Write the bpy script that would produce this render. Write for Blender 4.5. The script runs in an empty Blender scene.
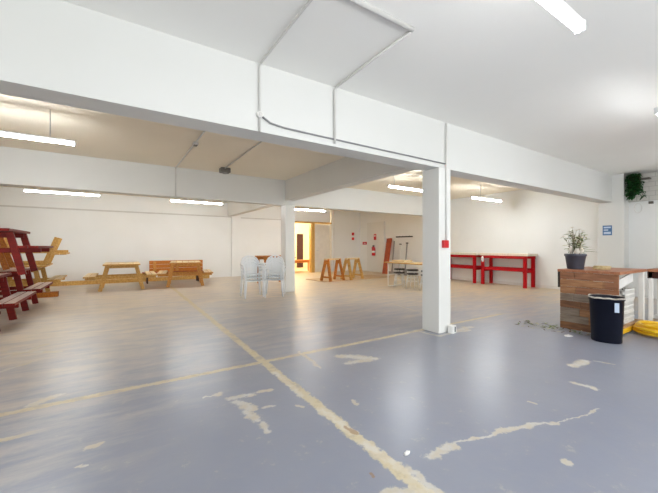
import bpy, bmesh, math, random
from mathutils import Vector, Matrix
PI = math.pi
C = bpy.context.scene.collection
random.seed(7)
H = 1.25            # camera height
S33, C33 = math.sin(math.radians(33)), math.cos(math.radians(33))

def ground(px, py):
    """floor point seen at a pixel of the survey photograph (used to set out floor wear)"""
    d = 329*H/(py-246.5); u = (px-329)/329
    return (d*(S33+u*C33), d*(C33-u*S33))

# ---------------------------------------------------------------- materials
def mat(name, col, rough=0.6, col2=None, scale=6.0, metal=0.0, bump=0.0, stretch=None, spec=0.5, emit=None, strength=0, trans=0.0, contrast=(0.35,0.65)):
    m = bpy.data.materials.new(name); m.use_nodes = True
    nt = m.node_tree; b = nt.nodes['Principled BSDF']
    b.inputs['Roughness'].default_value = rough
    b.inputs['Metallic'].default_value = metal
    b.inputs['Specular IOR Level'].default_value = spec
    if trans: b.inputs['Transmission Weight'].default_value = trans
    c1 = tuple(col)+(1,); c2 = tuple(col2 if col2 else [min(1,c*0.93) for c in col])+(1,)
    tc = nt.nodes.new('ShaderNodeTexCoord'); mp = nt.nodes.new('ShaderNodeMapping')
    if stretch: mp.inputs['Scale'].default_value = stretch
    no = nt.nodes.new('ShaderNodeTexNoise'); no.inputs['Scale'].default_value = scale; no.inputs['Detail'].default_value = 4
    cr = nt.nodes.new('ShaderNodeValToRGB')
    cr.color_ramp.elements[0].position = contrast[0]; cr.color_ramp.elements[0].color = c1
    cr.color_ramp.elements[1].position = contrast[1]; cr.color_ramp.elements[1].color = c2
    L = nt.links.new
    L(tc.outputs['Object'], mp.inputs['Vector']); L(mp.outputs['Vector'], no.inputs['Vector'])
    L(no.outputs['Fac'], cr.inputs['Fac']); L(cr.outputs['Color'], b.inputs['Base Color'])
    if bump:
        bn = nt.nodes.new('ShaderNodeBump'); bn.inputs['Strength'].default_value = bump; bn.inputs['Distance'].default_value = 0.01
        L(no.outputs['Fac'], bn.inputs['Height']); L(bn.outputs['Normal'], b.inputs['Normal'])
    if emit:
        b.inputs['Emission Color'].default_value = tuple(emit)+(1,)
        b.inputs['Emission Strength'].default_value = strength
    return m

LAMP = 58.0
M = {}
M['wall'] = mat('white_wall_paint', (0.83,0.84,0.835), 0.7, (0.81,0.82,0.81), 1.3, bump=0.05)
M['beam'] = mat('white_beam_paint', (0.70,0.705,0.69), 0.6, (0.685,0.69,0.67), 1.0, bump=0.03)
M['ceil'] = mat('ceiling_paint', (0.89,0.885,0.855), 0.75, (0.87,0.865,0.835), 0.9, bump=0.03)
M['cream'] = mat('cream_ceiling_tone', (0.87,0.80,0.67), 0.75, (0.84,0.77,0.64), 0.7, bump=0.04)  # warmer tone for the middle and rear ceiling
M['column'] = mat('column_gloss_paint', (0.76,0.765,0.745), 0.4, (0.74,0.745,0.725), 2.0)
M['conduit'] = mat('conduit_paint', (0.62,0.61,0.59), 0.45)
M['cable'] = mat('grey_cable', (0.26,0.26,0.27), 0.5)
M['trunk'] = mat('white_trunking', (0.78,0.77,0.75), 0.5)
M['darkbox'] = mat('dark_box_plastic', (0.16,0.14,0.12), 0.5)
M['lampbody'] = mat('lamp_body_white', (0.8,0.8,0.8), 0.4)
M['diffuser'] = mat('lamp_diffuser', (0.9,0.9,0.9), 0.4, emit=(0.945,0.985,1.0), strength=LAMP)
M['diffusercool'] = mat('lamp_diffuser_cool', (0.9,0.9,0.9), 0.4, emit=(0.97,0.985,1.0), strength=LAMP*.40)
M['red'] = mat('red_stain', (0.20,0.008,0.004), 0.5, (0.12,0.005,0.003), 5, stretch=(1,8,8), bump=0.1, spec=0.25)
M['brightred'] = mat('red_bench_paint', (0.48,0.003,0.009), 0.45, (0.36,0.003,0.007), 4, spec=0.2)
M['redtop'] = mat('red_board_top_sheen', (0.62,0.50,0.44), 0.35, (0.50,0.34,0.28), 5, stretch=(9,1,1))  # grazing sheen painted into the paler colour of upward faces
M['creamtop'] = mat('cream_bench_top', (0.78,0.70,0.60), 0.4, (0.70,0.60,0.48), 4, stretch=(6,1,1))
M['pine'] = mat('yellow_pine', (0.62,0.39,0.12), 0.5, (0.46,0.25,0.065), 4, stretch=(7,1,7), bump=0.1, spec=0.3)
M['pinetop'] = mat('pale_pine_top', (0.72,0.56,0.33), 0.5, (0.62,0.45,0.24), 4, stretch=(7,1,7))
M['orange'] = mat('orange_pine', (0.56,0.21,0.03), 0.5, (0.36,0.11,0.015), 5, stretch=(8,1,8), bump=0.1, spec=0.3)
M['honey'] = mat('honey_pine', (0.60,0.31,0.075), 0.5, (0.44,0.19,0.04), 4, stretch=(7,1,7), bump=0.1, spec=0.3)
M['orangered'] = mat('orange_red_stain', (0.48,0.085,0.02), 0.45, (0.30,0.04,0.012), 5)
M['darkwood'] = mat('dark_red_wood', (0.045,0.013,0.008), 0.5, spec=0.3)
M['ply'] = mat('plywood_sheet', (0.52,0.36,0.20), 0.55, (0.42,0.28,0.15), 3, stretch=(1,5,1))
M['white_plastic'] = mat('white_plastic', (0.84,0.87,0.90), 0.35, (0.80,0.83,0.87), 3)
M['crate'] = mat('white_crate_plastic', (0.78,0.77,0.74), 0.4)
M['navy'] = mat('navy_black_plastic', (0.004,0.006,0.016), 0.5, (0.003,0.004,0.012), 5, spec=0.25)
M['liner'] = mat('bin_liner', (0.62,0.58,0.52), 0.4, (0.2,0.17,0.14), 9)
M['label'] = mat('pale_label', (0.55,0.66,0.82), 0.4)
M['white'] = mat('plain_white', (0.85,0.85,0.84), 0.5)
M['signblue'] = mat('sign_blue', (0.07,0.17,0.36), 0.4)
M['signred'] = mat('sign_red', (0.62,0.015,0.02), 0.35)
M['metal'] = mat('bright_steel', (0.62,0.62,0.62), 0.28, metal=0.9)
M['greymetal'] = mat('grey_tool_metal', (0.33,0.33,0.33), 0.45, metal=0.4)
M['black'] = mat('black_plastic', (0.012,0.012,0.014), 0.4)
M['potgrey'] = mat('dark_pot_plastic', (0.06,0.062,0.085), 0.5, (0.045,0.047,0.065), 6)
M['soil'] = mat('potting_soil', (0.045,0.03,0.02), 0.95, (0.09,0.06,0.035), 40, bump=0.6)
M['leaf'] = mat('green_leaf', (0.17,0.24,0.05), 0.5, (0.09,0.15,0.03), 9)
M['leafpale'] = mat('pale_leaf', (0.62,0.60,0.42), 0.5, (0.45,0.46,0.26), 9)
M['petal'] = mat('cream_petal', (0.78,0.72,0.64), 0.6)
M['stem'] = mat('brown_stem', (0.16,0.11,0.05), 0.7)
M['fern'] = mat('deep_green_leaf', (0.025,0.16,0.03), 0.45, (0.012,0.075,0.015), 12)
M['ferndark'] = mat('dark_leaf', (0.012,0.06,0.015), 0.5)
M['yellow'] = mat('yellow_hose', (0.86,0.55,0.02), 0.35, (0.78,0.45,0.015), 5)
M['brass'] = mat('pale_rope', (0.62,0.50,0.28), 0.6, (0.45,0.33,0.16), 30)
M['worktop'] = mat('worktop_wood', (0.40,0.17,0.085), 0.4, (0.30,0.11,0.05), 3, stretch=(1,9,1), bump=0.05)
M['warmwall'] = mat('warm_wall_paint', (0.84,0.74,0.50), 0.7)
M['timber'] = mat('door_frame_timber', (0.62,0.38,0.10), 0.45, (0.50,0.28,0.07), 5, stretch=(6,6,1))
M['doorwhite'] = mat('door_cream_paint', (0.78,0.74,0.66), 0.45)
M['brick'] = None
PL = [mat('pallet_board_%s'%n, a, 0.6, b, 3.5, stretch=(2,1.2,9), bump=0.25) for n, a, b in (
    ('tan',(0.42,0.21,0.095),(0.26,0.115,0.05)), ('brown',(0.27,0.125,0.055),(0.15,0.065,0.03)),
    ('grey',(0.30,0.24,0.185),(0.20,0.14,0.10)), ('red',(0.34,0.15,0.075),(0.22,0.09,0.042)),
    ('pale',(0.48,0.30,0.16),(0.34,0.19,0.09)))]

def brickmat():
    m = bpy.data.materials.new('painted_brick'); m.use_nodes = True; nt = m.node_tree
    b = nt.nodes['Principled BSDF']; b.inputs['Roughness'].default_value = 0.6
    tc = nt.nodes.new('ShaderNodeTexCoord'); mp = nt.nodes.new('ShaderNodeMapping')
    mp.inputs['Rotation'].default_value = (PI/2, 0, PI/2)
    br = nt.nodes.new('ShaderNodeTexBrick'); br.inputs['Scale'].default_value = 2.2
    br.inputs['Color1'].default_value = (0.72,0.70,0.66,1); br.inputs['Color2'].default_value = (0.68,0.66,0.62,1)
    br.inputs['Mortar'].default_value = (0.55,0.53,0.50,1); br.inputs['Mortar Size'].default_value = 0.015
    sx = nt.nodes.new('ShaderNodeSeparateXYZ'); cx = nt.nodes.new('ShaderNodeCombineXYZ')
    L = nt.links.new
    L(tc.outputs['Object'], sx.inputs[0]); L(sx.outputs['Y'], cx.inputs['X']); L(sx.outputs['Z'], cx.inputs['Y'])
    L(cx.outputs[0], br.inputs['Vector']); L(br.outputs['Color'], b.inputs['Base Color'])
    return m
M['brick'] = brickmat()

# ---------------------------------------------------------------- floor
def floor_material():
    m = bpy.data.materials.new('worn_painted_concrete'); m.use_nodes = True; nt = m.node_tree
    N = nt.nodes.new; L = nt.links.new; B = nt.nodes['Principled BSDF']
    def val(x, s):
        if isinstance(x, (int, float)): s.default_value = x
        else: L(x, s)
    def mth(op, a, b=None, c=None, clamp=False):
        n = N('ShaderNodeMath'); n.operation = op; n.use_clamp = clamp
        val(a, n.inputs[0])
        if b is not None: val(b, n.inputs[1])
        if c is not None: val(c, n.inputs[2])
        return n.outputs[0]
    def vm(op, a, b=None, out=0):
        n = N('ShaderNodeVectorMath'); n.operation = op
        for x, s in ((a, n.inputs[0]), (b, n.inputs[1])):
            if x is None: continue
            if isinstance(x, tuple): s.default_value = x
            else: L(x, s)
        return n.outputs[out]
    def noise(scale, detail=4, rough=0.55, vec=None):
        n = N('ShaderNodeTexNoise'); n.inputs['Scale'].default_value = scale; n.inputs['Detail'].default_value = detail
        n.inputs['Roughness'].default_value = rough
        L(vec or P, n.inputs['Vector']); return n.outputs['Fac'], n.outputs['Color']
    def smooth(x, a, b):
        n = N('ShaderNodeMapRange'); n.interpolation_type = 'SMOOTHSTEP'
        val(x, n.inputs['Value']); n.inputs['From Min'].default_value = a; n.inputs['From Max'].default_value = b
        return n.outputs[0]
    def mix(f, a, b):
        n = N('ShaderNodeMix'); n.data_type = 'RGBA'; val(f, n.inputs[0])
        for x, s in ((a, n.inputs[6]), (b, n.inputs[7])):
            if isinstance(x, tuple): s.default_value = x+(1,)
            else: L(x, s)
        return n.outputs[2]
    P = N('ShaderNodeTexCoord').outputs['Object']
    n1, _ = noise(0.35, 5); n2, _ = noise(1.6, 6, 0.6); n3, _ = noise(7, 6, 0.65); n4, _ = noise(30, 5, 0.7)
    _, nc = noise(4.5, 5, 0.65)
    dist = vm('SUBTRACT', nc, (0.5,0.5,0.5)); 
    sc = N('ShaderNodeVectorMath'); sc.operation = 'SCALE'; L(dist, sc.inputs[0]); sc.inputs['Scale'].default_value = 0.16
    Pd = vm('MULTIPLY', vm('ADD', P, sc.outputs[0]), (1,1,0))
    sep = N('ShaderNodeSeparateXYZ'); L(P, sep.inputs[0]); X, Y = sep.outputs['X'], sep.outputs['Y']
    # painted area: blue grey, slightly mottled
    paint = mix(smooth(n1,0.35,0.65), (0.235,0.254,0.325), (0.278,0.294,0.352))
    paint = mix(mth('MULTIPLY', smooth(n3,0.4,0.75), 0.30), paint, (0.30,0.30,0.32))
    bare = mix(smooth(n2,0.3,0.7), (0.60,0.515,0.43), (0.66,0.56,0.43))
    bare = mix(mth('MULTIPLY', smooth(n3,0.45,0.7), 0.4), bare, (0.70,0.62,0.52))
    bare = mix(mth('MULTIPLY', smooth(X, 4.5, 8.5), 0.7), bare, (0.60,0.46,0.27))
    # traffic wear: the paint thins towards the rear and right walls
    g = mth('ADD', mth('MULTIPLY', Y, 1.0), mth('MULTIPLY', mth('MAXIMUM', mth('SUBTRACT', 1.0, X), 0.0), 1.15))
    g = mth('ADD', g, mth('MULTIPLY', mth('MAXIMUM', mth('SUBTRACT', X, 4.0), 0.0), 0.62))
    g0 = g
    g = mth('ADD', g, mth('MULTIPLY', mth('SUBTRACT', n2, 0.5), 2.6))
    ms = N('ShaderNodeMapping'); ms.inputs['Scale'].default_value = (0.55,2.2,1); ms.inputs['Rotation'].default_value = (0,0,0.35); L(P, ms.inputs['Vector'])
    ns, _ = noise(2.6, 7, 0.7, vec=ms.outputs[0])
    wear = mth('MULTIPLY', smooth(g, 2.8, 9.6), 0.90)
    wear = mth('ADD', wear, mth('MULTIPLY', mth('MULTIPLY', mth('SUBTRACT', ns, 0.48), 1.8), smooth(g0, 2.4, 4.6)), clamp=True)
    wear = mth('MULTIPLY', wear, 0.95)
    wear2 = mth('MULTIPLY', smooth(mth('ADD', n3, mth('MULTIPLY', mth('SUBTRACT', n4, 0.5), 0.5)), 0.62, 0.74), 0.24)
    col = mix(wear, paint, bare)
    col = mix(wear2, col, (0.55,0.50,0.42))
    speck = smooth(n4, 0.72, 0.78)
    col = mix(mth('MULTIPLY', speck, 0.3), col, (0.62,0.60,0.55))
    # yellow aisle lines
    yel = mix(smooth(n3,0.35,0.65), (0.62,0.50,0.26), (0.60,0.54,0.40))
    def aline(c, center, w, lo=None, hi=None, axis=None, w2=0.2):
        d = mth('ABSOLUTE', mth('SUBTRACT', mth('ADD', c, mth('MULTIPLY', mth('SUBTRACT', n2, 0.5), 0.05)), center))
        d = mth('ADD', d, mth('ADD', mth('MULTIPLY', mth('SUBTRACT', n4, 0.5), w*0.9), mth('MULTIPLY', mth('SUBTRACT', n3, 0.5), w*1.1)))
        f = smooth(d, w*0.62, w*0.42)
        if lo is not None: f = mth('MULTIPLY', f, smooth(axis, lo, lo+0.3))
        if hi is not None: f = mth('MULTIPLY', f, smooth(axis, hi, hi-0.3))
        return f
    lA = aline(Y, 3.38, 0.07, hi=6.2, axis=X)
    lB = aline(mth('SUBTRACT', X, mth('MULTIPLY', Y, 0.013)), 1.305, 0.085, hi=11.5, axis=Y)
    lC = aline(Y, 2.93, 0.06, hi=-0.35, axis=X)
    brk = smooth(n3, 0.36, 0.52)
    lines = mth('MULTIPLY', mth('MAXIMUM', mth('MAXIMUM', lA, lB), lC), mth('ADD', mth('MULTIPLY', brk, 0.5), 0.4))
    col = mix(lines, col, yel)
    # individual patches where the paint has flaked away
    def seg(a, b, w):
        ax, ay = ground(*a); bx, by = ground(*b)
        dx, dy = bx-ax, by-ay; l2 = dx*dx+dy*dy+1e-9
        rel = vm('SUBTRACT', Pd, (ax,ay,0.0))
        t = mth('DIVIDE', vm('DOT_PRODUCT', rel, (dx,dy,0.0), out=1), l2, clamp=True)
        s = N('ShaderNodeVectorMath'); s.operation = 'SCALE'; s.inputs[0].default_value = (dx,dy,0); L(t, s.inputs['Scale'])
        ln = vm('LENGTH', vm('SUBTRACT', rel, s.outputs[0]), out=1)
        return mth('DIVIDE', ln, w*0.62)
    segs = [((229,399),(250,395),.055),((234,402),(252,409),.06),((248,412),(257,419),.05),((262,423),(268,433),.04),
            ((259,391.5),(271,390),.035),((266,407),(273,405),.03),((215,395),(222,393),.03),
            ((342,356),(374,359),.09),((347,363),(370,360),.07),((430,459),(452,446),.045),((456,444),(500,432),.022),((500,430),(530,427),.035),((530,426),(557,423),.03),((557,423),(600,408),.012),
            ((575,366),(586,361),.07),((596,361),(612,364),.03),((577,384),(595,389),.045),((528,402),(536,405),.02),((565,461),(572,464),.025),
            ((86,448),(98,445),.03),((78,465),(84,463),.02),((0,359),(45,345),.05),((0,372),(30,362),.04),((30,405),(60,395),.05),
            ((203,398),(212,396),.02),((388,492),(432,490),.05),((275,372),(302,396),.035),((322,410),(352,432),.05),((366,444),(400,468),.04),((470,327),(455,331),.09),((437,492),(405,470),.04),((355,399),(358,404),.02),((298,406),(303,408),.02),((361,294),(424,313.5),.03),((421,332),(438,336),.04),((438,336),(468,330),.05),((300,352),(320,368),.03),((60,352),(0,352),.05)]
    dm = None
    for s in segs:
        x = seg(*s); dm = x if dm is None else mth('MINIMUM', dm, x)
    pm = smooth(mth('ADD', mth('ADD', dm, mth('MULTIPLY', mth('SUBTRACT', n4, 0.5), 2.6)), mth('MULTIPLY', mth('SUBTRACT', n3, 0.5), 3.0)), 1.5, 0.6)
    col = mix(mth('MULTIPLY', pm, 0.78), col, mix(smooth(n3,0.4,0.6), (0.60,0.53,0.40), (0.62,0.60,0.55)))
    # rusty stains
    sm = mth('MINIMUM', seg((348,427),(355,434),.03), seg((371,474),(373,477),.018))
    col = mix(mth('MULTIPLY', smooth(sm, 1.3, 0.6), 0.7), col, (0.30,0.17,0.08))
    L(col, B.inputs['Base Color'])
    r = mth('ADD', mth('MULTIPLY', wear, 0.10), mth('ADD', mth('MULTIPLY', n3, 0.14), 0.24))
    r = mth('ADD', r, mth('MULTIPLY', mth('MAXIMUM', pm, lines), 0.25))
    L(r, B.inputs['Roughness'])
    B.inputs['Specular IOR Level'].default_value = 0.5
    bp = N('ShaderNodeBump'); bp.inputs['Strength'].default_value = 0.12; bp.inputs['Distance'].default_value = 0.01
    L(mth('ADD', n3, mth('MULTIPLY', n2, 1.5)), bp.inputs['Height']); L(bp.outputs['Normal'], B.inputs['Normal'])
    return m
M['floor'] = floor_material()

# ---------------------------------------------------------------- mesh helpers
class MB:
    def __init__(s): s.bm = bmesh.new(); s.mats = []; s.mi = 0
    def use(s, m):
        if m not in s.mats: s.mats.append(m)
        s.mi = s.mats.index(m); return s
    def _f(s, fs):
        for f in fs: f.material_index = s.mi
    def box(s, x0, x1, y0, y1, z0, z1, M4=None, bev=0.0):
        r = bmesh.ops.create_cube(s.bm, size=1)
        vs = r['verts']
        for v in vs:
            v.co = Vector(((x0+x1)/2+v.co.x*(x1-x0), (y0+y1)/2+v.co.y*(y1-y0), (z0+z1)/2+v.co.z*(z1-z0)))
        if M4 is not None:
            for v in vs: v.co = M4 @ v.co
        fs = set(f for v in vs for f in v.link_faces); s._f(fs)
        if bev:
            es = list(set(e for v in vs for e in v.link_edges))
            r2 = bmesh.ops.bevel(s.bm, geom=es, offset=bev, segments=1, affect='EDGES')
            s._f(r2['faces'])
        return s
    def plank(s, a, b, w, t, up=(0,0,1), bev=0.004):
        """board from a to b; w = width across, t = thickness along up"""
        a, b = Vector(a), Vector(b); d = b-a; l = d.length; y = d.normalized()
        u = Vector(up); x = y.cross(u).normalized(); z = x.cross(y)
        R = Matrix((x, y, z)).transposed().to_4x4(); R.translation = (a+b)/2
        return s.box(-w/2, w/2, -l/2, l/2, -t/2, t/2, R, bev)
    def tube(s, pts, r, seg=10, cap=True, r2=None):
        pts = [Vector(p) for p in pts]; rings = []; n = len(pts)
        prev = None
        for i, p in enumerate(pts):
            t = (pts[min(i+1,n-1)]-pts[max(i-1,0)])
            t = t.normalized() if t.length > 1e-9 else Vector((0,0,1))
            if prev is None:
                a = Vector((0,0,1)) if abs(t.z) < 0.9 else Vector((1,0,0))
                x = t.cross(a).normalized()
            else: x = (prev - t*prev.dot(t)).normalized()
            prev = x; y = t.cross(x)
            rr = r if r2 is None else r+(r2-r)*i/(n-1)
            rings.append([s.bm.verts.new(p+(x*math.cos(k*2*PI/seg)+y*math.sin(k*2*PI/seg))*rr) for k in range(seg)])
        fs = []
        for i in range(n-1):
            for k in range(seg):
                fs.append(s.bm.faces.new((rings[i][k], rings[i][(k+1)%seg], rings[i+1][(k+1)%seg], rings[i+1][k])))
        for f in fs: f.smooth = True
        if cap: fs.append(s.bm.faces.new(rings[0][::-1])); fs.append(s.bm.faces.new(rings[-1]))
        s._f(fs); return s
    def lathe(s, prof, c=(0,0,0), seg=24, sq=2.0, sx=1, sy=1, capb=True, capt=False):
        """revolved profile [(r,z)..]; sq>2 squares the plan"""
        rings = []
        for r, z in prof:
            ring = []
            for k in range(seg):
                a = 2*PI*k/seg; ca, sa = math.cos(a), math.sin(a)
                q = (abs(ca)**sq+abs(sa)**sq)**(-1/sq)
                ring.append(s.bm.verts.new((c[0]+r*q*ca*sx, c[1]+r*q*sa*sy, c[2]+z)))
            rings.append(ring)
        fs = []
        for i in range(len(rings)-1):
            for k in range(seg):
                fs.append(s.bm.faces.new((rings[i][k], rings[i][(k+1)%seg], rings[i+1][(k+1)%seg], rings[i+1][k])))
        for f in fs: f.smooth = True
        if capb: fs.append(s.bm.faces.new(rings[0][::-1]))
        if capt: fs.append(s.bm.faces.new(rings[-1]))
        s._f(fs); return s
    def leaf(s, base, tip, w, sag=0.0, n=5, side=None):
        base, tip = Vector(base), Vector(tip); d = tip-base
        x = side or d.cross(Vector((0,0,1)))
        if x.length < 1e-6: x = Vector((1,0,0))
        x.normalize(); up = x.cross(d).normalized()
        L, R, Cn = [], [], []
        for i in range(n+1):
            t = i/n; p = base+d*t+Vector((0,0,-sag*t*t)); ww = w*math.sin(PI*min(0.97,max(0.06,t*0.92+0.06)))/2
            L.append(s.bm.verts.new(p-x*ww+up*ww*0.35)); R.append(s.bm.verts.new(p+x*ww+up*ww*0.35)); Cn.append(s.bm.verts.new(p))
        fs = []
        for i in range(n):
            fs.append(s.bm.faces.new((L[i],Cn[i],Cn[i+1],L[i+1]))); fs.append(s.bm.faces.new((Cn[i],R[i],R[i+1],Cn[i+1])))
        for f in fs: f.smooth = True
        s._f(fs); return s
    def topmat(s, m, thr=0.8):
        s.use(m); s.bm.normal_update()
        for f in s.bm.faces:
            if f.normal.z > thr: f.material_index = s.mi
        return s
    def build(s, name, m=None, parent=None):
        me = bpy.data.meshes.new(name)
        bmesh.ops.recalc_face_normals(s.bm, faces=[f for f in s.bm.faces]) if not getattr(s,'norec',False) else None
        s.bm.to_mesh(me); s.bm.free()
        ms = s.mats or [m]
        for x in ms: me.materials.append(x)
        o = bpy.data.objects.new(name, me); C.objects.link(o)
        if parent is not None: o.parent = parent
        return o

def tag(o, label, cat, group=None, kind=None):
    if label: o['label'] = label
    if cat: o['category'] = cat
    if group: o['group'] = group
    if kind: o['kind'] = kind
    return o
def thing(name, label, cat, loc=(0,0,0), rz=0, group=None, rx=0, ry=0):
    o = bpy.data.objects.new(name, None); C.objects.link(o); o.empty_display_size = 0.1
    o.location = loc; o.rotation_euler = (rx, ry, rz)
    return tag(o, label, cat, group)
def struct(name, mb, m=None, parent=None):
    o = mb.build(name, m, parent)
    if parent is None: o['kind'] = 'structure'
    return o
def copy_tree(o, parent=None):
    c = o.copy(); C.objects.link(c); c.parent = parent
    for ch in list(o.children): copy_tree(ch, c)
    return c
def mb(m): 
    b = MB(); b.use(m); return b

# ---------------------------------------------------------------- room shell
XR, XL, YB, YF, ZC = 10.85, -5.2, 13.7, -2.6, 3.06
B1a, B1b, B2a, B2b = 3.10, 3.38, 8.20, 8.48
ZB = 2.385
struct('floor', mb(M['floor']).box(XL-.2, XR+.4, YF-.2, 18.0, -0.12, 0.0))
struct('ceiling', mb(M['ceil']).box(XL-.2, XR+.4, YF-.2, 3.2, ZC, ZC+0.12))
struct('ceiling_rear', mb(M['cream']).box(XL-.2, XR+.4, 3.2, YB+.15, ZC, ZC+0.12))
struct('wall_left', mb(M['wall']).box(XL-.15, XL, YF, YB, 0, ZC))
w = mb(M['wall']); w.box(XL-.15, -3.6, YF-.15, YF, 0, ZC); w.box(7.2, XR+.3, YF-.15, YF, 0, ZC); w.box(-3.6, 7.2, YF-.15, YF, 2.5, ZC)
struct('wall_front', w)   # unseen opening added behind the camera so sky light brightens the front ceiling
w = mb(M['wall']); w.box(XR, XR+.15, 3.0, YB+.15, 0, ZC); w.box(XR, XR+.15, YF, 3.0, 0, 2.36)
struct('wall_right', w)
struct('wall_upper_right', mb(M['brick']).box(XR+.16, XR+.28, YF, 3.0, 0, ZC))
OX0, OX1, DX0, DX1, DH = 6.75, 7.86, 8.06, 8.98, 2.36
w = mb(M['wall']); w.box(XL, OX0, YB, YB+.15, 0, ZC); w.box(OX0, DX1, YB, YB+.15, DH+.08, ZC); w.box(DX1+.06, XR, YB, YB+.15, 0, ZC)
struct('wall_back', w)
# room beyond the doorway
w = mb(M['warmwall']); w.box(4.6, 12.4, 17.4, 17.5, 0, 2.9); w.box(4.5, 4.6, YB+.15, 17.5, 0, 2.9); w.box(12.4, 12.5, YB+.15, 17.5, 0, 2.9)
struct('wall_back_room', w)
struct('ceiling_back_room', mb(M['warmwall']).box(4.5, 12.5, YB+.15, 17.5, 2.9, 3.0))
# beams
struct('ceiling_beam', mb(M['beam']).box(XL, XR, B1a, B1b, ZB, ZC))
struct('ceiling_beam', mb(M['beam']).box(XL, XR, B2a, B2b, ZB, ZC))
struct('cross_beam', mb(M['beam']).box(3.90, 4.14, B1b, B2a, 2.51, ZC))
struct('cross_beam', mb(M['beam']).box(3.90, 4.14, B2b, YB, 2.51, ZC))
# columns
struct('column', mb(M['column']).box(3.885, 4.145, 3.09, 3.40, 0, ZB+.003, bev=.006))
struct('column', mb(M['column']).box(3.90, 4.19, 8.19, 8.49, 0, ZB+.003, bev=.006))
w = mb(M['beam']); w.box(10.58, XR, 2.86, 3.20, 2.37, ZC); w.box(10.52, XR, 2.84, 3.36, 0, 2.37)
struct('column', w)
struct('pilaster', mb(M['wall']).box(4.05, 4.42, YB-.09, YB, 0, ZC))
struct('wall_panel', mb(M['column']).box(XR-.10, XR, 11.75, 13.0, 0, 2.45, bev=.004))
# dado rail/trunking, skirting timber at the foot of the rear wall
struct('trim_1', mb(M['conduit']).box(XL, 4.05, YB-.035, YB, 2.455, 2.50))
struct('trim_2', mb(M['conduit']).box(4.42, 6.6, YB-.035, YB, 2.44, 2.48))
struct('trim_4', mb(M['trunk']).tube([(9.16,YB-.03,ZC),(9.16,YB-.03,0.0)], .02, 8))
struct('trim_5', mb(M['trunk']).box(4.42, 5.4, YB-.03, YB, .66, .70))
struct('baseboard_right', mb(M['trunk']).box(XR-.02, XR, 3.4, 11.7, 0, .09))
tag(mb(M['pine']).box(-4.6, 3.1, 13.38, 13.52, 0.0, .13, bev=.006).build('timber_rail'), 'long pale timber rail lying on the floor along the rear wall', 'timber rail')

# door
d1 = mb(M['doorwhite']); d1.box(DX0+.03, DX1-.02, YB+.02, YB+.07, .01, DH-.02)
d1.box(DX0+.16, DX1-.15, YB+.01, YB+.02, 1.25, 2.15); d1.box(DX0+.16, DX1-.15, YB+.01, YB+.02, .18, 1.05)
do = struct('door_1', d1)
tg = mb(M['metal']); tg.tube([(DX0+.12,YB+.02,1.05),(DX0+.12,YB-.03,1.05),(DX0+.24,YB-.03,1.05)], .012, 8); tg.build('door_handle', parent=do)
w = mb(M['timber']); w.box(OX1, DX0, YB-.03, YB+.16, 0, DH+.08); w.box(DX0, DX1+.06, YB-.02, YB+.16, DH, DH+.08); w.box(OX0, OX1, YB-.02, YB+.16, DH, DH+.08); w.box(OX0-.07, OX0, YB-.02, YB+.16, 0, DH+.08)
struct('door_frame', w)
w = mb(M['doorwhite']); w.box(DX1, DX1+.06, YB-.02, YB+.16, 0, DH); struct('trim_6', w)
w = mb(M['darkwood']); w.box(9.02, 9.42, 17.34, 17.4, 0, 2.0); struct('door_2', w)

# ---------------------------------------------------------------- ceiling lamps
def tube_light(x0, x1, y, label, group='tube lights', rods=(0.2,), z=2.65, dm='diffuser'):
    L_ = x1-x0
    t = thing('tube_light', label, 'ceiling light', ((x0+x1)/2, y, z), group=group)
    b = mb(M['lampbody']); b.box(-L_/2, L_/2, -.026, .026, .010, .042, bev=.003)
    hs = b.build('housing', parent=t)
    for s in (-1,1): mb(M['lampbody']).box(s*L_/2-.008, s*L_/2+.008, -.031, .031, -.027, .04, bev=.004).build('end_cap', parent=hs)
    b = mb(M[dm])
    prof = [(-.026,.014),(-.029,.006),(-.028,-.006),(-.021,-.020),(0,-.026),(.021,-.020),(.028,-.006),(.029,.006),(.026,.014)]
    rings = [[b.bm.verts.new((x, py, pz)) for py, pz in prof] for x in (-L_/2, L_/2)]
    for k in range(len(prof)-1): b.bm.faces.new((rings[0][k], rings[0][k+1], rings[1][k+1], rings[1][k])).smooth = True
    b.bm.faces.new((rings[0][0], rings[0][-1], rings[1][-1], rings[1][0]))
    b.bm.faces.new(rings[0]); b.bm.faces.new(rings[1][::-1])
    b.build('diffuser', parent=t)
    for f in rods:
        xx = -L_/2+L_*f
        mb(M['conduit']).tube([(xx,0,.045),(xx,0,ZC-z)], .006, 8).build('suspension_rod', parent=t)
    return t
tube_light(.99, 2.52, .90, 'large bright tube light nearest the camera, hung from the front ceiling', rods=(.15,.85), z=2.66, dm='diffusercool')
tube_light(4.70, 6.23, 1.0, 'tube light at the far right edge of the front ceiling', rods=(.2,.8), dm='diffusercool')
tube_light(8.4, 9.93, 1.0, 'unseen added tube light over the right counter beyond the right edge of the photo', rods=(.2,.8), dm='diffusercool')  # out of view, added for its light on the front bay
tube_light(-.6, .93, -1.7, 'unseen added tube light on the ceiling behind the camera, left one', rods=(.2,.8), dm='diffusercool')  # unseen lamp added behind the camera to brighten the front
tube_light(3.6, 5.13, -1.7, 'unseen added tube light on the ceiling behind the camera, right one', rods=(.2,.8), dm='diffusercool')  # second unseen lamp, added for the same extra light
tube_light(-2.0, -.46, 5.65, 'tube light at upper left hung on a thin rod before the middle beam', rods=(.83,))
tube_light(5.30, 6.83, 5.65, 'tube light hanging just left of the near column top', rods=(.13,.93))
tube_light(8.50, 10.0, 5.65, 'tube light over the red workbenches by the right wall', rods=(.3,))
tube_light(-1.90, -.36, 11.0, 'tube light low over the left rear wall between the red tables and picnic table', rods=(.2,.8))
tube_light(1.40, 2.95, 11.0, 'tube light above the orange picnic table at the rear', rods=(.5,))
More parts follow.
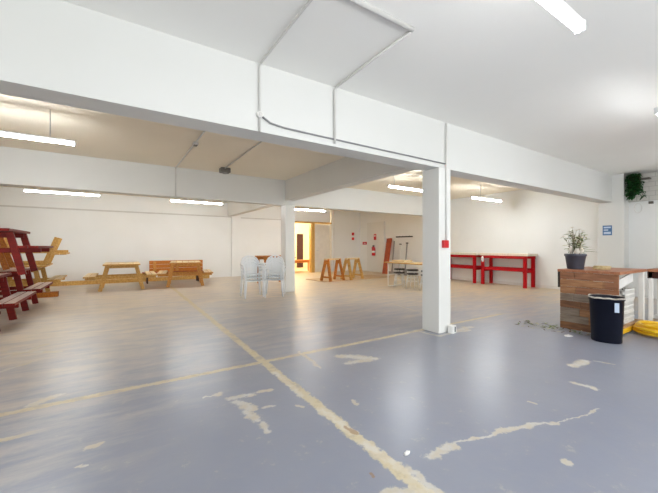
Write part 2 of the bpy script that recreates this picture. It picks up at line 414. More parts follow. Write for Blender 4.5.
tube_light(5.40, 6.95, 11.0, 'tube light in front of the yellow lit doorway', rods=(.5,))

# warm lamp of the room behind the doorway
ld = bpy.data.lights.new('back_room_lamp', 'POINT'); ld.energy = 260; ld.color = (1.0,0.84,0.56); ld.shadow_soft_size = .15
lo = bpy.data.objects.new('back_room_lamp', ld); C.objects.link(lo); lo.location = (7.6, 15.6, 2.6)

# ---------------------------------------------------------------- conduits and cables
def conduit(name, pts, r, m, label, cat='conduit'):
    return tag(mb(M[m]).tube(pts, r, 10).build(name), label, cat)
# sharp bends: add short fillets
def bend(pts, rad=.05):
    out = [Vector(pts[0])]
    for i in range(1, len(pts)-1):
        p, a, b = Vector(pts[i]), Vector(pts[i-1]), Vector(pts[i+1])
        ra = min(rad, (a-p).length*.45); rb = min(rad, (b-p).length*.45)
        s, e = p+(a-p).normalized()*ra, p+(b-p).normalized()*rb
        for k in range(5):
            t = k/4; out.append(s*(1-t)**2+p*2*t*(1-t)+e*t*t)
    out.append(Vector(pts[-1])); return out
zc = ZC-.02
conduit('ceiling_trunking', [(2.06,1.90,zc),(-2.2,1.90,zc)], .02, 'conduit', 'thick white trunking across the front ceiling, ending at a corner')
conduit('conduit_pipe', bend([(2.06,1.93,zc),(2.08,B1a-.02,zc),(2.08,B1a-.02,ZB+.03)]), .013, 'conduit', 'white conduit bending off the ceiling trunking down the beam face, right one of two')
conduit('conduit_pipe', bend([(1.19,-1.5,zc),(1.19,B1a-.02,zc),(1.19,B1a-.02,ZB-.01)]), .011, 'conduit', 'thin white conduit dropping down the beam face, left one of two')
conduit('conduit_pipe', [(2.08,B1b,zc),(2.10,7.6,zc)], .013, 'conduit', 'conduit on the middle bay ceiling leading to a square dark sensor')
conduit('conduit_pipe', bend([(1.17,B1b,zc),(1.15,B2a-.02,zc),(1.15,B2a-.02,ZB+.0)]), .013, 'conduit', 'conduit across the middle ceiling turning down the second beam')
conduit('conduit_pipe', [(4.03,3.075,ZC-.02),(4.03,3.075,1.34)], .012, 'trunk', 'vertical conduit down the near column to the red call point')
pts = [(1.21,3.07,ZB+.13)]+[(1.21+(3.98-1.21)*t, 3.085, ZB+.10-.03*t-.05*math.sin(PI*min(1,t*1.6))*(1 if t<.6 else 0)) for t in [k/16 for k in range(1,17)]]
pts = [(1.21,3.08,ZB+.15),(1.30,3.08,ZB+.10),(1.45,3.085,ZB+.085),(1.75,3.085,ZB+.08),(2.4,3.085,ZB+.075),(3.2,3.085,ZB+.07),(4.03,3.085,ZB+.065)]
conduit('grey_cable', pts, .009, 'cable', 'dark grey cable clipped along the lower front beam to the column', 'cable')
jb = thing('junction_box', 'small round white junction box on the front beam beneath the left conduit', 'junction box', (1.19,3.08,ZB+.16))
b = mb(M['trunk']); b.lathe([(.032,-.02),(.032,.015),(.025,.022)], seg=16, capt=True); o = b.build('box', parent=jb); o.rotation_euler = (PI/2,0,0)
o = mb(M['conduit']).lathe([(.02,.022),(.018,.027)], seg=16, capt=True).build('cover', parent=jb); o.rotation_euler = (PI/2,0,0)
sn = thing('ceiling_sensor', 'dark square sensor box at the end of a middle ceiling conduit', 'sensor', (2.12,7.68,ZC))
mb(M['darkbox']).box(-.11,.11,-.09,.09,-.11,-.0, bev=.012).build('sensor_body', parent=sn)
mb(M['greymetal']).lathe([(.05,-.13),(.06,-.11)], seg=16).build('sensor_lens', parent=sn)
for x, y, lab in ((1.165,6.05,'small grey conduit box on the left middle ceiling conduit'),):
    cb = thing('conduit_box', lab, 'conduit box', (x,y,ZC-.005)); mb(M['conduit']).box(-.04,.04,-.06,.06,-.05,0,bev=.006).build('box', parent=cb)
    mb(M['darkbox']).box(-.03,.03,-.05,.05,-.055,-.05).build('lid', parent=cb)

# ---------------------------------------------------------------- picnic tables
def picnic(label, loc, rz, side, top, length=1.5, group=None, th=.37, lt=.30, lb=.50, seat=.70, hgt=.74, sz=.44, flip=False, darkb=None):
    t = thing('picnic_table', label, 'picnic table', loc, rz, group)
    hl = length/2
    if flip:
        t.rotation_euler = (PI, 0, rz); t.location = (loc[0], loc[1], loc[2]+hgt)
    n = 5; wd = 2*th/n
    b = mb(side)
    for i in range(n):
        x = -th+wd*(i+.5); b.box(x-wd/2+.004, x+wd/2-.004, -hl, hl, hgt-.042, hgt, bev=.004)
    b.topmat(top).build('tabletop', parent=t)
    for s in (-1,1):
        b = mb(side)
        for i in range(2):
            x = s*(seat-.065-.135*i); b.box(x-.062, x+.062, -hl, hl, sz-.04, sz, bev=.004)
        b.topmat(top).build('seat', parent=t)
    for yy in (-hl+.28, hl-.28):
        for s in (-1,1):
            mb(side).plank((s*lb, yy, 0.0), (s*lt, yy, hgt-.045), .095, .045, up=(0,1,0)).build('leg', parent=t)
        sg = -1 if yy > 0 else 1
        mb(side).plank((-seat+.02, yy+sg*.047, sz-.075), (seat-.02, yy+sg*.047, sz-.075), .045, .07).build('seat_support', parent=t)
        mb(side).plank((-th+.04, yy+sg*.047, hgt-.085), (th-.04, yy+sg*.047, hgt-.085), .045, .08).build('top_support', parent=t)
    return t
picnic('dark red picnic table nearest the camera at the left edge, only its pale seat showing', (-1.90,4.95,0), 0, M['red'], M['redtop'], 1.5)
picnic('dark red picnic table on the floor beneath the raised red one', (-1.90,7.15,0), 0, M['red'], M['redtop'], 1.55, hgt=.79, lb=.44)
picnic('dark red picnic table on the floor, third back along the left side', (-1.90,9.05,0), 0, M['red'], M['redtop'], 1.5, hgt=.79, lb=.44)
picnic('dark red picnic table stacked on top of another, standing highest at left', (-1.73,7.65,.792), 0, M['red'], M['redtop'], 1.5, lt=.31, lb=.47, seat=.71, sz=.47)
picnic('yellow pine picnic table on the floor behind the dark red ones', (-1.95,11.2,0), 0, M['pine'], M['pinetop'], 1.5, lb=.42, seat=.80)
picnic('yellow pine picnic table turned upside down with legs in the air', (-1.82,11.3,.742), .04, M['pine'], M['pinetop'], 1.5, lb=.55, seat=.75, flip=True)
picnic('orange brown picnic table stacked second level behind the highest red one', (-2.35,9.35,.792), .1, M['orange'], M['pine'], 1.5)
p1 = picnic('tan picnic table standing end on before the rear wall', (.17,11.55,0), -.02, M['pine'], M['pinetop'], 1.5, th=.45, lt=.35, lb=.52, seat=.88, hgt=.76)
picnic('orange picnic table right of the tan one, turned slightly', (1.92,11.55,0), -.16, M['honey'], M['pinetop'], 1.5, th=.45, lt=.36, lb=.50, seat=.80, hgt=.76)
# loose tabletop leaning behind
t = thing('tabletop_panel', 'orange plank panel standing on a low bench behind the right hand picnic table', 'tabletop', (1.82,12.62,.382), -.03, rx=-.10)
b = mb(M['orange'])
for i in range(3): b.box(-.86,.86,-.02,.02,.0+i*.13,.0+i*.13+.123, bev=.004)
b.build('board', parent=t)
for x in (-.7,0,.7): mb(M['honey']).box(x-.045,x+.045,-.06,-.02,.02,.36,bev=.004).build('batten', parent=t)

tag(mb(M['orange']).box(-2.2,-1.2,10.55,10.75,0,.12,bev=.005).build('timber_block'), 'orange timber block on the floor by the last yellow pine table', 'timber')
t = thing('bench', 'low dark red bench on the floor carrying the orange plank panel', 'bench', (1.70,12.62,0), 0.0)
b = mb(M['orangered']); b.box(-.95,.95,-.13,.0,.34,.38,bev=.004); b.box(-.95,.95,.01,.14,.34,.38,bev=.004); b.build('seat', parent=t)
for x in (-.8,.8):
    for s in (-1,1): mb(M['darkwood']).plank((x,s*.13,0),(x,s*.09,.34),.07,.04,up=(1,0,0)).build('leg', parent=t)

# ---------------------------------------------------------------- red trestle table behind the chairs, benches in the doorway
def trestle_table(name, label, cat, loc, rz, L_, W_, h, side, top, legw=.07, rail=None):
    t = thing(name, label, cat, loc, rz)
    b = mb(side); n = 4; wd = W_/n
    if rail: b = mb(top)
    for i in range(n): b.box(-L_/2, L_/2, -W_/2+wd*i+.003, -W_/2+wd*(i+1)-.003, h-.04, h+(.03 if rail else 0), bev=.003)
    b.topmat(top).build('tabletop', parent=t)
    b = mb(side)
    for s in (-1,1): b.box(-L_/2+.05, L_/2-.05, s*(W_/2-.045)-.02, s*(W_/2-.045)+.02, h-.13, h-.04, bev=.003)
    b.build('apron', parent=t)
    for sx in (-1,1):
        for sy in (-1,1):
            mb(side).box(sx*(L_/2-.11)-legw/2, sx*(L_/2-.11)+legw/2, sy*(W_/2-.06)-legw/2+.02, sy*(W_/2-.06)+legw/2-.02, 0, h-.04, bev=.004).build('leg', parent=t)
    if rail:
        for s in (-1,1):
            mb(side).box(-L_/2+.06, L_/2-.06, s*(W_/2-.06)-s*.035-.018, s*(W_/2-.06)-s*.035+.018, rail-.05, rail+.05, bev=.003).build('rail', parent=t)
        for sx in (-1,1):
            mb(side).box(sx*(L_/2-.16)-.02, sx*(L_/2-.16)+.02, -W_/2+.05, W_/2-.05, rail-.09, rail+.0, bev=.003).build('end_rail', parent=t)
    return t
trestle_table('red_table', 'orange table partly hidden behind the white chair stacks', 'table', (4.52,10.5,0), .1, 1.05, .6, .94, M['orange'], M['orange'])
trestle_table('timber_bench', 'orange timber bench in the yellow lit doorway, beside its frame', 'bench', (7.75,14.55,0), .1, 1.5, .6, .58, M['orange'], M['orange'])
trestle_table('low_table', 'dark orange table stacked behind the doorway bench', 'table', (7.15,15.3,0), -.1, 1.2, .6, .72, M['orangered'], M['orange'])

# red workbenches, built along local X -> turned along Y
def workbench(label, y0, y1):
    L_ = y1-y0
    return trestle_table('red_workbench', label, 'workbench', (10.52,(y0+y1)/2,0), PI/2, L_, .60, 1.0, M['brightred'], M['creamtop'], .10, .53)
workbench('bright red workbench with cream top, right hand one of the pair', 4.95, 6.52)
workbench('bright red workbench with cream top, left hand one partly behind the column', 6.60, 8.17)
t = tag(mb(M['white']).lathe([(.01,0),(.05,-.04),(.055,-.12),(.03,-.18),(.01,-.19)], c=(10.20,6.37,.93), seg=12, sy=.6).build('hanging_cloth'), 'small white cloth hanging between the two red workbenches', 'cloth')

# ---------------------------------------------------------------- plastic chairs
def make_chair():
    t = thing('plastic_chair', '', 'chair')
    m = M['white_plastic']
    b = mb(m)
    # dished seat
    nx, ny = 8, 8; g = []
    for j in range(ny+1):
        row = []
        for i in range(nx+1):
            x = (i/nx-.5); y = (j/ny-.5); wdt = .46-.05*(j/ny)
            z = .43-.018*math.cos(x*PI)*math.cos(y*PI)-.02*(j/ny)-(.02 if j==0 else 0)
            row.append((x*wdt, y*.44, z))
        g.append(row)
    top = [[b.bm.verts.new(p) for p in r] for r in g]; bot = [[b.bm.verts.new((p[0],p[1],p[2]-.008)) for p in r] for r in g]
    for j in range(ny):
        for i in range(nx):
            b.bm.faces.new((top[j][i],top[j][i+1],top[j+1][i+1],top[j+1][i])).smooth = True
            b.bm.faces.new((bot[j][i],bot[j+1][i],bot[j+1][i+1],bot[j][i+1])).smooth = True
    for i in range(nx):
        b.bm.faces.new((top[0][i],bot[0][i],bot[0][i+1],top[0][i+1])); b.bm.faces.new((top[ny][i],top[ny][i+1],bot[ny][i+1],bot[ny][i]))
    for j in range(ny):
        b.bm.faces.new((top[j][0],top[j+1][0],bot[j+1][0],bot[j][0])); b.bm.faces.new((top[j][nx],bot[j][nx],bot[j+1][nx],top[j+1][nx]))
    b.build('seat', parent=t)
    # backrest: rounded rim and fan of slats (front of the chair is -Y)
    b = mb(m)
    rim = []
    for k in range(17):
        a = PI*k/16; x = -.225*math.cos(a); zz = .62+.24*math.sin(a)**.8 if 0 < k < 16 else .60
        y = .21+.10*(zz-.42)/.44 + .03 - .05*(abs(x)/.225)**2
        rim.append((x, y, zz))
    rim = [(-.215,.185,.42)]+rim+[(.215,.185,.42)]
    b.tube(rim, .018, 8)
    slats = []
    for i in range(5):
        f = (i-2)/2; x0 = f*.13; x1 = f*.165; zt = .84-.07*f*f; sl = mb(m); slats.append(sl)
        sl.plank((x0,.215,.42),(x1,.33-.02*f*f,zt),.045,.010,up=(0,1,0.2),bev=.002)
    b.tube([(-.14,.225,.47),(0,.235,.465),(.14,.225,.47)], .016, 8)
    b.plank((-.19,.312,.76),(.19,.312,.76),.010,.09,bev=.002)
    bk = b.build('backrest', parent=t)
    for sl in slats: sl.build('slat', parent=bk)
    for s in (-1,1):
        b = mb(m)
        b.tube([(s*.225,.245,.64),(s*.26,.12,.66),(s*.27,-.05,.655),(s*.265,-.17,.63),(s*.25,-.215,.56),(s*.235,-.215,.43)], .02, 8)
        b.build('armrest', parent=t)
        for yy, dy in ((-.20,-.05),(.19,.07)):
            b = mb(m); b.tube([(s*.205,yy,.425),(s*.225,yy+dy*.5,.21),(s*.245,yy+dy,0)], .027, 8, r2=.018); b.build('leg', parent=t)
    return t
ch = make_chair()
cs = [((2.86,7.86),.12,('bottom','middle','top'),'left'), ((3.42,7.84),-.12,('bottom','middle','top'),'right')]
first = True
for (x, y), rz, names, side in cs:
    for k, nm in enumerate(names):
        c = ch if first else copy_tree(ch); first = False
        c.location = (x, y+.02*k, .075*k); c.rotation_euler = (0,0,rz*(1.9 if side=='left' else 1)+math.atan2(-x, y)*1.0)
        c['label'] = 'white plastic garden chair, %s of the %s stack' % (nm, side)
        c['group'] = 'stacked white garden chairs'

# ---------------------------------------------------------------- sawhorses on a plywood sheet
t = mb(M['ply']).box(-1.65,1.65,-.62,.62,0,.018, bev=.003).build('plywood_sheet'); t.location = (7.75,10.45,0); t.rotation_euler = (0,0,.05)
tag(t, 'flat sheet of plywood on the floor under the sawhorses', 'plywood')
def sawhorse(label, loc, rz, m, top):
    t = thing('sawhorse', label, 'sawhorse', loc, rz, 'pine sawhorses')
    b = mb(top); b.box(-.40,.40,-.06,.06,.74,.80,bev=.004); b.build('top_beam', parent=t)
    for sx in (-1,1):
        for sy in (-1,1):
            mb(m).plank((sx*.36,sy*.23,0),(sx*.31,sy*.045,.77),.10,.045,up=(1,0,0)).build('leg', parent=t)
        mb(m).plank((sx*.35,-.19,.14),(sx*.35,.19,.14),.03,.06).build('tie', parent=t)
        mb(m).plank((sx*.315,-.12,.66),(sx*.315,.12,.66),.03,.12).build('gusset', parent=t)
    return t
sawhorse('left sawhorse of orange brown pine on the plywood sheet', (6.62,9.95,.018), .25, M['orange'], M['pinetop'])
sawhorse('right sawhorse of yellower pine on the plywood sheet', (7.55,10.0,.018), .28, M['pine'], M['pinetop'])

# ---------------------------------------------------------------- folding table, stools, tools
t = thing('folding_table', 'white legged folding table with pale wooden top by the near column', 'table', (7.45,6.82,0), PI/2)
b = mb(M['pine']); b.box(-.92,.92,-.36,.36,.735,.77,bev=.004); b.topmat(M['pinetop']).build('tabletop', parent=t)
for sx in (-1,1):
    b = mb(M['crate']); b.tube(bend([(sx*.80,-.30,.735),(sx*.80,-.30,.02),(sx*.80,.30,.02),(sx*.80,.30,.735)]), .014, 8); b.tube([(sx*.80,-.30,.38),(sx*.80,.30,.38)], .01, 8); lf = b.build('leg_frame', parent=t)
    mb(M['crate']).tube([(sx*.80,0,.38),(sx*.30,0,.73)], .009, 8).build('brace', parent=lf)
def make_stool():
    t = thing('stool', '', 'stool')
    mb(M['black']).lathe([(.15,.42),(.172,.43),(.172,.455),(.15,.465)], seg=20, capt=True).build('seat', parent=t)
    for k in range(4):
        a = PI/4+k*PI/2; c, s = math.cos(a), math.sin(a)
        mb(M['crate']).tube([(c*.12,s*.12,.42),(c*.20,s*.20,0)], .012, 8).build('leg', parent=t)
    mb(M['crate']).tube([(.155*math.cos(a*PI/8), .155*math.sin(a*PI/8), .22) for a in range(17)], .008, 6).build('foot_ring', parent=t)
    return t
st = make_stool(); first = True
for i, y in enumerate((6.28,6.82,7.36)):
    for k in range(2):
        s_ = st if first else copy_tree(st); first = False
        s_.location = (7.38, y, .11*k); s_.rotation_euler = (0,0,.3*i)
        s_['label'] = 'black seated white legged stool under the folding table, %s of the %s pair' % (('lower','upper')[k], ('right','middle','left')[i])
        s_['group'] = 'stools under the folding table'
tag(mb(M['pinetop']).box(7.25,7.62,7.05,7.55,.771,.83,bev=.005).build('wooden_board'), 'short thick pale board lying on the folding table top', 'board')
t = tag(mb(M['orangered']).plank((10.35,11.25,0),(10.74,11.35,1.62),.30,.05,up=(1,0,0),bev=.006).build('red_board'), 'red brown board leaning on the right wall beside the white panel', 'board')
def broom(label, x, y, h, head, m, name='broom'):
    t = thing(name, label, 'tool', (x,y,0), 0, ry=.10)
    mb(m).tube([(0,0,.05),(0,0,h)], .028, 8).build('handle', parent=t)
    if head == 'broom': mb(M['greymetal']).box(-.05,.05,-.18,.18,0,.12,bev=.01).build('head', parent=t)
    else:
        b = mb(M['greymetal']); b.box(-.012,.012,-.11,.11,0,.28,bev=.008); b.build('blade', parent=t); mb(M['black']).box(-.02,.02,-.06,.06,h-.02,h+.03,bev=.005).build('grip', parent=t)
    return t
broom('grey broom standing upright against the right wall behind the folding table', 10.5, 10.95, 1.5, 'broom', M['greymetal'])
broom('pale handled spade leaning on the right wall, left of the grey shovel', 10.5, 10.55, 1.35, 'spade', M['crate'], 'spade')
broom('grey handled shovel leaning on the right wall, rightmost of the tools', 10.5, 10.15, 1.4, 'spade', M['greymetal'], 'shovel')
t = thing('tool_rack', 'dark hooked rail fixed on the right wall above the leaning tools', 'tool rack', (10.82,10.5,1.68))
mb(M['black']).box(-.02,.02,-.5,.5,-.02,.03,bev=.005).build('rail', parent=t)
for k in range(5): mb(M['black']).tube([(-.02,-.4+.2*k,0),(-.08,-.4+.2*k,-.01),(-.09,-.4+.2*k,.05)], .008, 6).build('hook', parent=t)

# ---------------------------------------------------------------- fire signs, extinguisher, call point
def sign(name, label, loc, rz, w_, h_, base, marks, cat='sign'):
    t = thing(name, label, cat, loc, rz)
    pl = mb(base).box(-w_/2,w_/2,-.006,0,-h_/2,h_/2,bev=.001).build('plate', parent=t)
    for i, (x0,x1,z0,z1,mm) in enumerate(marks):
        mb(mm).box(x0*w_/2,x1*w_/2,-.009,-.006,z0*h_/2,z1*h_/2).build('marking', parent=pl)
    return t
sign('fire_notice', 'small white notice with two red marks on the rear wall', (10.38,YB,1.78), 0, .26, .46, M['white'], [(-.6,.6,.2,.85,M['signred']),(-.6,.6,-.85,-.25,M['signred'])])
RW = -PI/2   # plate facing -X
sign('exit_notice', 'small red topped notice on the right wall, left of the white panel', (XR,13.3,1.42), RW, .34, .14, M['signred'], [(-.5,.5,-.2,.2,M['white'])])
sign('extinguisher_sign', 'red sign above the fire extinguisher on the white panel', (XR-.10,12.38,1.72), RW, .18, .30, M['signred'], [(-.4,.4,.1,.7,M['white'])])
t = thing('fire_extinguisher', 'red fire extinguisher hung on the white wall panel', 'fire extinguisher', (XR-.20,12.38,.80))
mb(M['signred']).lathe([(.07,0),(.085,.02),(.085,.36),(.06,.42),(.03,.44)], seg=18, capt=True).build('cylinder', parent=t)
mb(M['black']).box(-.05,.05,-.02,.02,.44,.51,bev=.006).build('valve', parent=t)
mb(M['black']).tube([(0,.02,.47),(0,.11,.42),(0,.115,.2),(0,.09,.06)], .013, 8).build('hose', parent=t)
mb(M['white']).lathe([(.0865,.14),(.0865,.24)], seg=18, capb=False).build('instruction_label', parent=t)
t = thing('fire_call_point', 'red square fire alarm call point on the near column', 'call point', (3.995,3.09,1.285))
mb(M['signred']).box(-.055,.055,-.045,0,-.055,.055,bev=.006).build('case', parent=t)
mb(M['white']).box(-.028,.028,-.048,-.045,-.028,.028).build('glass_plate', parent=t)
mb(M['signred']).lathe([(.012,0),(.010,.004)], seg=12, capt=True).build('button', parent=t).location = (0,-.048,0)
t.children[-1].rotation_euler = (PI/2,0,0)
# blue sign on the right pier
t = sign('blue_notice', 'blue rectangular notice on the white pier behind the counter', (10.52,3.17,1.66), RW, .19, .25, M['signblue'],
     [(-.75,.75,.45,.75,M['label']),(-.75,.2,-.05,.2,M['label']),(-.75,.75,-.75,-.3,M['label'])])
# small carton by the column foot
t = thing('paper_carton', 'small white carton with a black mark at the foot of the near column', 'carton', (4.08,3.02,0), .2)
b = mb(M['white']); b.box(-.055,.055,-.04,.04,0,.11,bev=.004); b.build('carton', parent=t)
mb(M['black']).box(.0,.03,-.043,-.04,.02,.095).build('mark', parent=t)

# ---------------------------------------------------------------- counter
CX, CY0, CY1, CH = 5.76, 1.61, 2.32, .90
ct = thing('counter', 'reclaimed board clad counter end with brown worktop at right', 'counter', (CX,CY0,0))
def cadd(b, name, parent=ct):
    o = b.build(name, parent=parent); return o
# local coordinates: x from face, y from near corner
W = CY1-CY0; DL = 1.12
b = MB(); rows = 8; hh = (CH-.04)/rows; rnd = random.Random(3)
for r in range(rows):
    cuts = [0]+sorted(rnd.uniform(.15,.85)*W for _ in range(1 if r%2 else 2))+[W]
    if r in (0,1,2): cuts = [0, W*rnd.uniform(.3,.7), W]
    for a, c in zip(cuts, cuts[1:]):
        b.use(rnd.choice({4:[PL[2]],5:[PL[0],PL[3]],6:[PL[3],PL[0]],7:[PL[0],PL[3]]}.get(r,[PL[1],PL[0],PL[3],PL[2]])))
        x = rnd.uniform(-.004,.004)
        b.box(x, .022+x, a+.002, c-.002, r*hh+.002, (r+1)*hh-.002, bev=.002)
cadd(b, 'board_cladding')
b = mb(M['pine'])
for x, y in ((.03,.02),(.03,W-.06),(DL-.06,W-.06)): b.box(x,x+.045,y,y+.045,0,CH-.04)
b.box(.03,DL,W-.05,W-.02,.08,.16); cadd(b, 'inner_frame')
cadd(mb(M['crate']).box(DL-.07,DL,.0,.06,0,CH-.04,bev=.003), 'white_post')
cadd(mb(M['crate']).box(.03,DL,W-.02,W,0,CH-.04), 'back_panel')
cadd(mb(PL[4]).box(.03,DL-.07,.0,W-.06,.10,.125), 'shelf')
cadd(mb(M['yellow']).box(.03,DL-.08,-.002,.02,.03,.10,bev=.003), 'kick_board')['label'] = 'yellow kick board'
b = mb(M['worktop'])
for i in range(4): b.box(-.015, DL+.02, -.02+i*(W+.05)/4, -.02+(i+1)*(W+.05)/4-.002, CH-.038, CH+.002, bev=.003)
cadd(b, 'worktop')
# second run of the counter
c2 = thing('counter', 'long counter run with open underside at the right edge, joined to the board clad end', 'counter', (CX+DL+.02,CY0-.02,0))
L2 = 2.6
b = mb(M['worktop']); b.box(.0,.62,-L2,.0,CH-.038,CH+.002,bev=.003); b.build('worktop', parent=c2)
mb(M['darkwood']).box(.02,.06,-L2,-.0,CH-.14,CH-.04).build('apron', parent=c2)
mb(M['crate']).box(.52,.56,-L2,-.0,.05,CH-.04).build('back_panel', parent=c2)
mb(M['metal']).box(.03,.52,-L2,-.0,.12,.15).build('shelf', parent=c2)
for yy in (-.06,-1.3,-L2+.02): mb(M['crate']).box(.02,.07,yy,yy+.05,0,CH-.04,bev=.003).build('leg', parent=c2)
# black panel on the far side of the counter end
tag(mb(M['black']).box(CX+.01,CX+.06,CY1+.005,CY1+.035,.62,.87,bev=.004).build('black_wall_box'), 'small black box fixed on the far side of the board clad counter', 'box')
# white slotted racks and slanted board inside
def rack(label, x, y, z):
    t = thing('plastic_crate', label, 'crate', (x,y,z), group='white racks in the counter')
    b = mb(M['crate']); b.box(-.22,.22,-.18,.18,0,.012)
    for k in range(9):
        u = -.2+.05*k
        for s in (-1,1): b.box(u-.008,u+.008,s*.18-.006,s*.18+.006,0,.15)
    for k in range(8):
        u = -.165+.047*k
        for s in (-1,1): b.box(s*.22-.006,s*.22+.006,u-.008,u+.008,0,.15)
    for z0 in (.0,.07,.14):
        b.box(-.226,.226,-.188,-.174,z0,z0+.022); b.box(-.226,.226,.174,.188,z0,z0+.022); b.box(-.226,-.214,-.188,.188,z0,z0+.022); b.box(.214,.226,-.188,.188,z0,z0+.022)
    bs = b.build('basket', parent=t)
    for s in (-1,1): mb(M['black']).box(s*.228-.004,s*.228+.004,-.05,.05,.11,.135).build('grip', parent=bs)
    return t
rack('lower white slotted crate inside the counter', CX+.62, CY0+.24, .126)
rack('middle white slotted crate inside the counter, on the lower one', CX+.60, CY0+.24, .292)
rack('top white slotted crate inside the counter, on the middle one', CX+.64, CY0+.24, .458)
t = tag(mb(M['white']).plank((CX+.42,CY0+.14,.68),(CX+.98,CY0+.12,.775),.14,.02,up=(0,1,0),bev=.003).build('white_board'), 'white board slanting above the crates inside the counter', 'board')
tag(mb(M['yellow']).lathe([(.03,0),(.035,.01),(.035,.09),(.015,.11),(.015,.13)], c=(CX+.22,CY0+.08,.126), seg=12, capt=True).build('yellow_bottle'), 'small yellow bottle on the counter shelf left of the crates', 'bottle')

# coiled yellow hose
b = mb(M['yellow']); pts = []
for k in range(156):
    a = k*2*PI/26; r = .30-.028*math.sin(k*.11)-.05*(k%26)/26*0+.02*math.sin(k*.37); lay = k//52
    pts.append((6.44+r*math.cos(a)*(1.05-.05*lay)+.03*math.sin(k*.05), 1.24+r*1.25*math.sin(a)*(1.0-.05*lay), .025+.042*k/52+.006*math.sin(k*.8)))
b.tube(pts, .024, 8)
tag(b.build('hose'), 'coiled bright yellow hose on the floor below the right counter', 'hose')

# things on the worktop
t = thing('potted_plant', 'leafy plant with cream flowers in a dark grey pot on the counter', 'plant', (5.96,2.19,CH+.003)); t.scale = (.88,.88,1.04)
mb(M['potgrey']).lathe([(.115,0),(.12,.01),(.150,.19),(.162,.192),(.162,.225),(.150,.225),(.145,.20),(.10,.19)], seg=28).build('pot', parent=t)
mb(M['soil']).lathe([(.001,.192),(.145,.195)], seg=20, capb=False).build('soil', parent=t)
rn = random.Random(11); sb = mb(M['stem']); lb = MB()
for k in range(20):
    a = rn.uniform(0,2*PI); sp = rn.uniform(.03,.19); h_ = rn.uniform(.18,.40) if k else .42
    p0 = Vector((rn.uniform(-.07,.07), rn.uniform(-.07,.07), .19)); p1 = p0+Vector((math.cos(a)*sp, math.sin(a)*sp, h_))
    mid = (p0+p1)/2+Vector((math.cos(a)*-.02, math.sin(a)*-.02, .03))
    sb.tube([p0,mid,p1], .0045, 6, r2=.002)
    for j in range(9):
        f = rn.uniform(.2,1); q = p0.lerp(p1, f); aa = rn.uniform(0,2*PI); l = rn.uniform(.05,.11)
        lb.use(M['leaf'] if rn.random() < .6 else M['leafpale'])
        lb.leaf(q, q+Vector((math.cos(aa)*l, math.sin(aa)*l, rn.uniform(-.01,.05))), l*.38, sag=.02)
    if k%2 == 0:
        fb = MB(); fb.use(M['petal']); fb.norec = True
        for j in range(6):
            aa = j*PI/3; lb2 = .034; fb.leaf(p1, p1+Vector((math.cos(aa)*lb2, math.sin(aa)*lb2, .012)), .028, n=3)
        fb.build('flower', parent=t)
for k in range(3):   # long arching leaves to the right
    aa = -.9+.25*k; lb.use(M['leaf']); lb.leaf((0,0,.24),(math.cos(aa)*.34,math.sin(aa)*.34,.30+.04*k),.03,sag=.05,n=8)
for p in ((-.06,-.05,.25),(-.02,-.09,.26),(.0,.06,.27)): mb(M['petal']).lathe([(.005,-.04),(.035,-.01),(.042,.02),(.02,.06)], c=p, seg=10).build('flower', parent=t)
sb.build('stem', parent=t); lb.norec = True
lb.build('foliage', parent=t)
b = mb(M['brass'])
for i in range(3): b.tube([(6.20+.10*math.cos(k*PI/12)+.015*i, 1.94+.10*math.sin(k*PI/12), CH+.012+.016*i) for k in range(25)], .009, 8)
tag(b.build('rope_coil'), 'small coil of pale rope lying on the brown worktop', 'rope')

# bin
t = thing('waste_bin', 'black waste bin in front of the board clad counter', 'bin', (5.475,1.66,0), math.radians(-73))
mb(M['navy']).lathe([(.155,0),(.16,.01),(.180,.55),(.190,.552),(.190,.585),(.180,.585),(.172,.55),(.145,.05)], seg=40, sq=2.5).build('body', parent=t)
b = mb(M['liner']); b.lathe([(.168,.50),(.181,.587),(.192,.591),(.194,.572)], seg=40, sq=2.5, capb=False)
for v in b.bm.verts: v.co.z += .003*math.sin(v.co.x*60)+.002*math.sin(v.co.y*83)
b.build('liner', parent=t)
mb(M['label']).box(.08,.125,-.181,-.166,.41,.53).build('sticker', parent=t)

# climbing plant on the upper right ledge
t = thing('hanging_plant', 'deep green trailing plant hanging high on the right wall', 'plant', (10.70,2.70,2.40)); t.scale = (1,.85,1)
rn = random.Random(5)
mb(M['darkbox']).lathe([(.06,.30),(.09,.56),(.10,.57)], seg=14, capb=True).build('pot', parent=t).location = (0,.03,0)
b = mb(M['stem']); lb = MB(); lb.norec = True
for k in range(26):
    y0 = rn.uniform(-.10,.10); p = Vector((rn.uniform(-.05,.05), y0, .57)); pts = [p.copy()]
    q = p+Vector((rn.uniform(-.10,.02), rn.uniform(-.07,.05), .02)); pts.append(q.copy())
    n = rn.randint(3,6)
    for j in range(n):
        q = q+Vector((rn.uniform(-.02,.02), rn.uniform(-.03,.03), -.085)); pts.append(q.copy())
    b.tube(pts, .004, 5)
    for q in pts[1:]:
        for j in range(8):
            aa = rn.uniform(0,2*PI); l = rn.uniform(.06,.10); lb.use(M['fern'] if rn.random() < .65 else M['ferndark'])
            s0 = q+Vector((rn.uniform(-.02,.02), rn.uniform(-.03,.03), rn.uniform(-.03,.03)))
            lb.leaf(s0, s0+Vector((math.cos(aa)*l, math.sin(aa)*l, rn.uniform(-.06,.02))), l*.7, sag=.02, n=4)
b.build('stem', parent=t); lb.build('foliage', parent=t)
tag(mb(M['darkbox']).box(10.82,10.98,2.45,2.85,2.90,2.93).build('wall_shelf'), 'short dark shelf high on the right wall behind the trailing plant', 'shelf')
tag(mb(M['trunk']).tube([(10.83,2.66+.07*math.cos(k*PI/12), 2.20+.12*math.sin(k*PI/12)) for k in range(25)], .01, 8).build('wall_ring'), 'pale oval wire ring on the right wall below the trailing plant', 'ring')
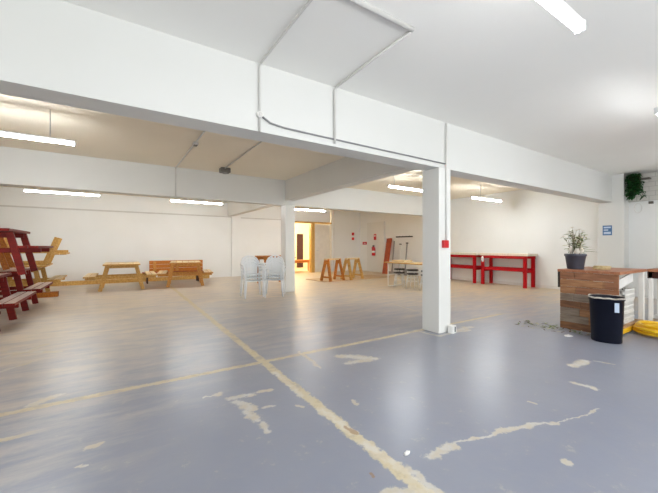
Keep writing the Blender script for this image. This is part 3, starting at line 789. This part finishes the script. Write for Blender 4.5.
tag(mb(M['darkbox']).box(10.78,XR,2.38,2.46,2.28,2.34,bev=.006).build('wall_hook'), 'small dark fixing on the right wall beside the wire ring', 'hook')
tag(mb(M['darkwood']).box(10.86,10.99,1.65,2.17,2.36,2.98,bev=.006).build('wooden_box'), 'dark red brown box on the ledge at the upper right edge', 'box')

# ---------------------------------------------------------------- litter
b = MB(); b.norec = True; rn = random.Random(2)
for k in range(90):
    x = rn.gauss(5.62,.13); y = rn.uniform(1.9,2.85) if k < 60 else rn.uniform(2.3,2.75)
    if x > 5.74 and y < 2.36: x = 5.70-rn.random()*.15
    a = rn.uniform(0,2*PI); l = rn.uniform(.04,.08); b.use(rn.choice([M['leaf'],M['leaf'],M['leafpale'],M['stem']]))
    b.leaf((x,y,.004),(x+l*math.cos(a),y+l*math.sin(a),.004+rn.uniform(.002,.02)), l*.4, n=3)
tag(b.build('fallen_leaves'), 'scattered green and brown leaf litter beside the counter base', 'leaves', kind='stuff')
def scrap(px, py, r, lab):
    x, y = ground(px, py); b = mb(M['white']); rn = random.Random(px)
    b.lathe([(r,0.001),(r*.8,.012),(r*.3,.018)], c=(x,y,0), seg=7, capt=True, sx=1.5, sy=.8)
    for v in b.bm.verts: v.co.x += rn.uniform(-.3,.3)*r; v.co.y += rn.uniform(-.3,.3)*r
    tag(b.build('paper_scrap'), lab, 'paper scrap')
scrap(407.5, 454, .016, 'tiny white scrap on the floor near the yellow line crossing')
scrap(568, 336, .05, 'crumpled white paper scrap on the floor left of the counter')

# ---------------------------------------------------------------- camera, world, view
cam = bpy.data.cameras.new('camera'); co = bpy.data.objects.new('camera', cam); C.objects.link(co)
co.location = (0,0,H); co.rotation_euler = (PI/2, 0, -math.radians(33))
cam.sensor_width = 36; cam.lens = 18.0; cam.clip_start = .05; cam.clip_end = 100
bpy.context.scene.camera = co
pl_ = bpy.data.lights.new('added_opening_portal', 'AREA'); pl_.shape = 'RECTANGLE'; pl_.size = 10.8; pl_.size_y = 2.5; pl_.cycles.is_portal = True
po = bpy.data.objects.new('added_opening_portal', pl_); C.objects.link(po); po.location = (1.8, YF-.16, 1.25); po.rotation_euler = (PI/2, 0, 0)  # sampling portal set in the added opening behind the camera
wd = bpy.data.worlds.new('world'); bpy.context.scene.world = wd; wd.use_nodes = True
wd.node_tree.nodes['Background'].inputs[0].default_value = (.95,.97,.95,1); wd.node_tree.nodes['Background'].inputs[1].default_value = 2.4
sc = bpy.context.scene
sc.view_settings.view_transform = 'Standard'; sc.view_settings.look = 'None'; sc.view_settings.exposure = 0.76; sc.cycles.diffuse_bounces = 8; sc.cycles.max_bounces = 12; sc.view_settings.gamma = 1; sc.view_settings.use_curve_mapping = False
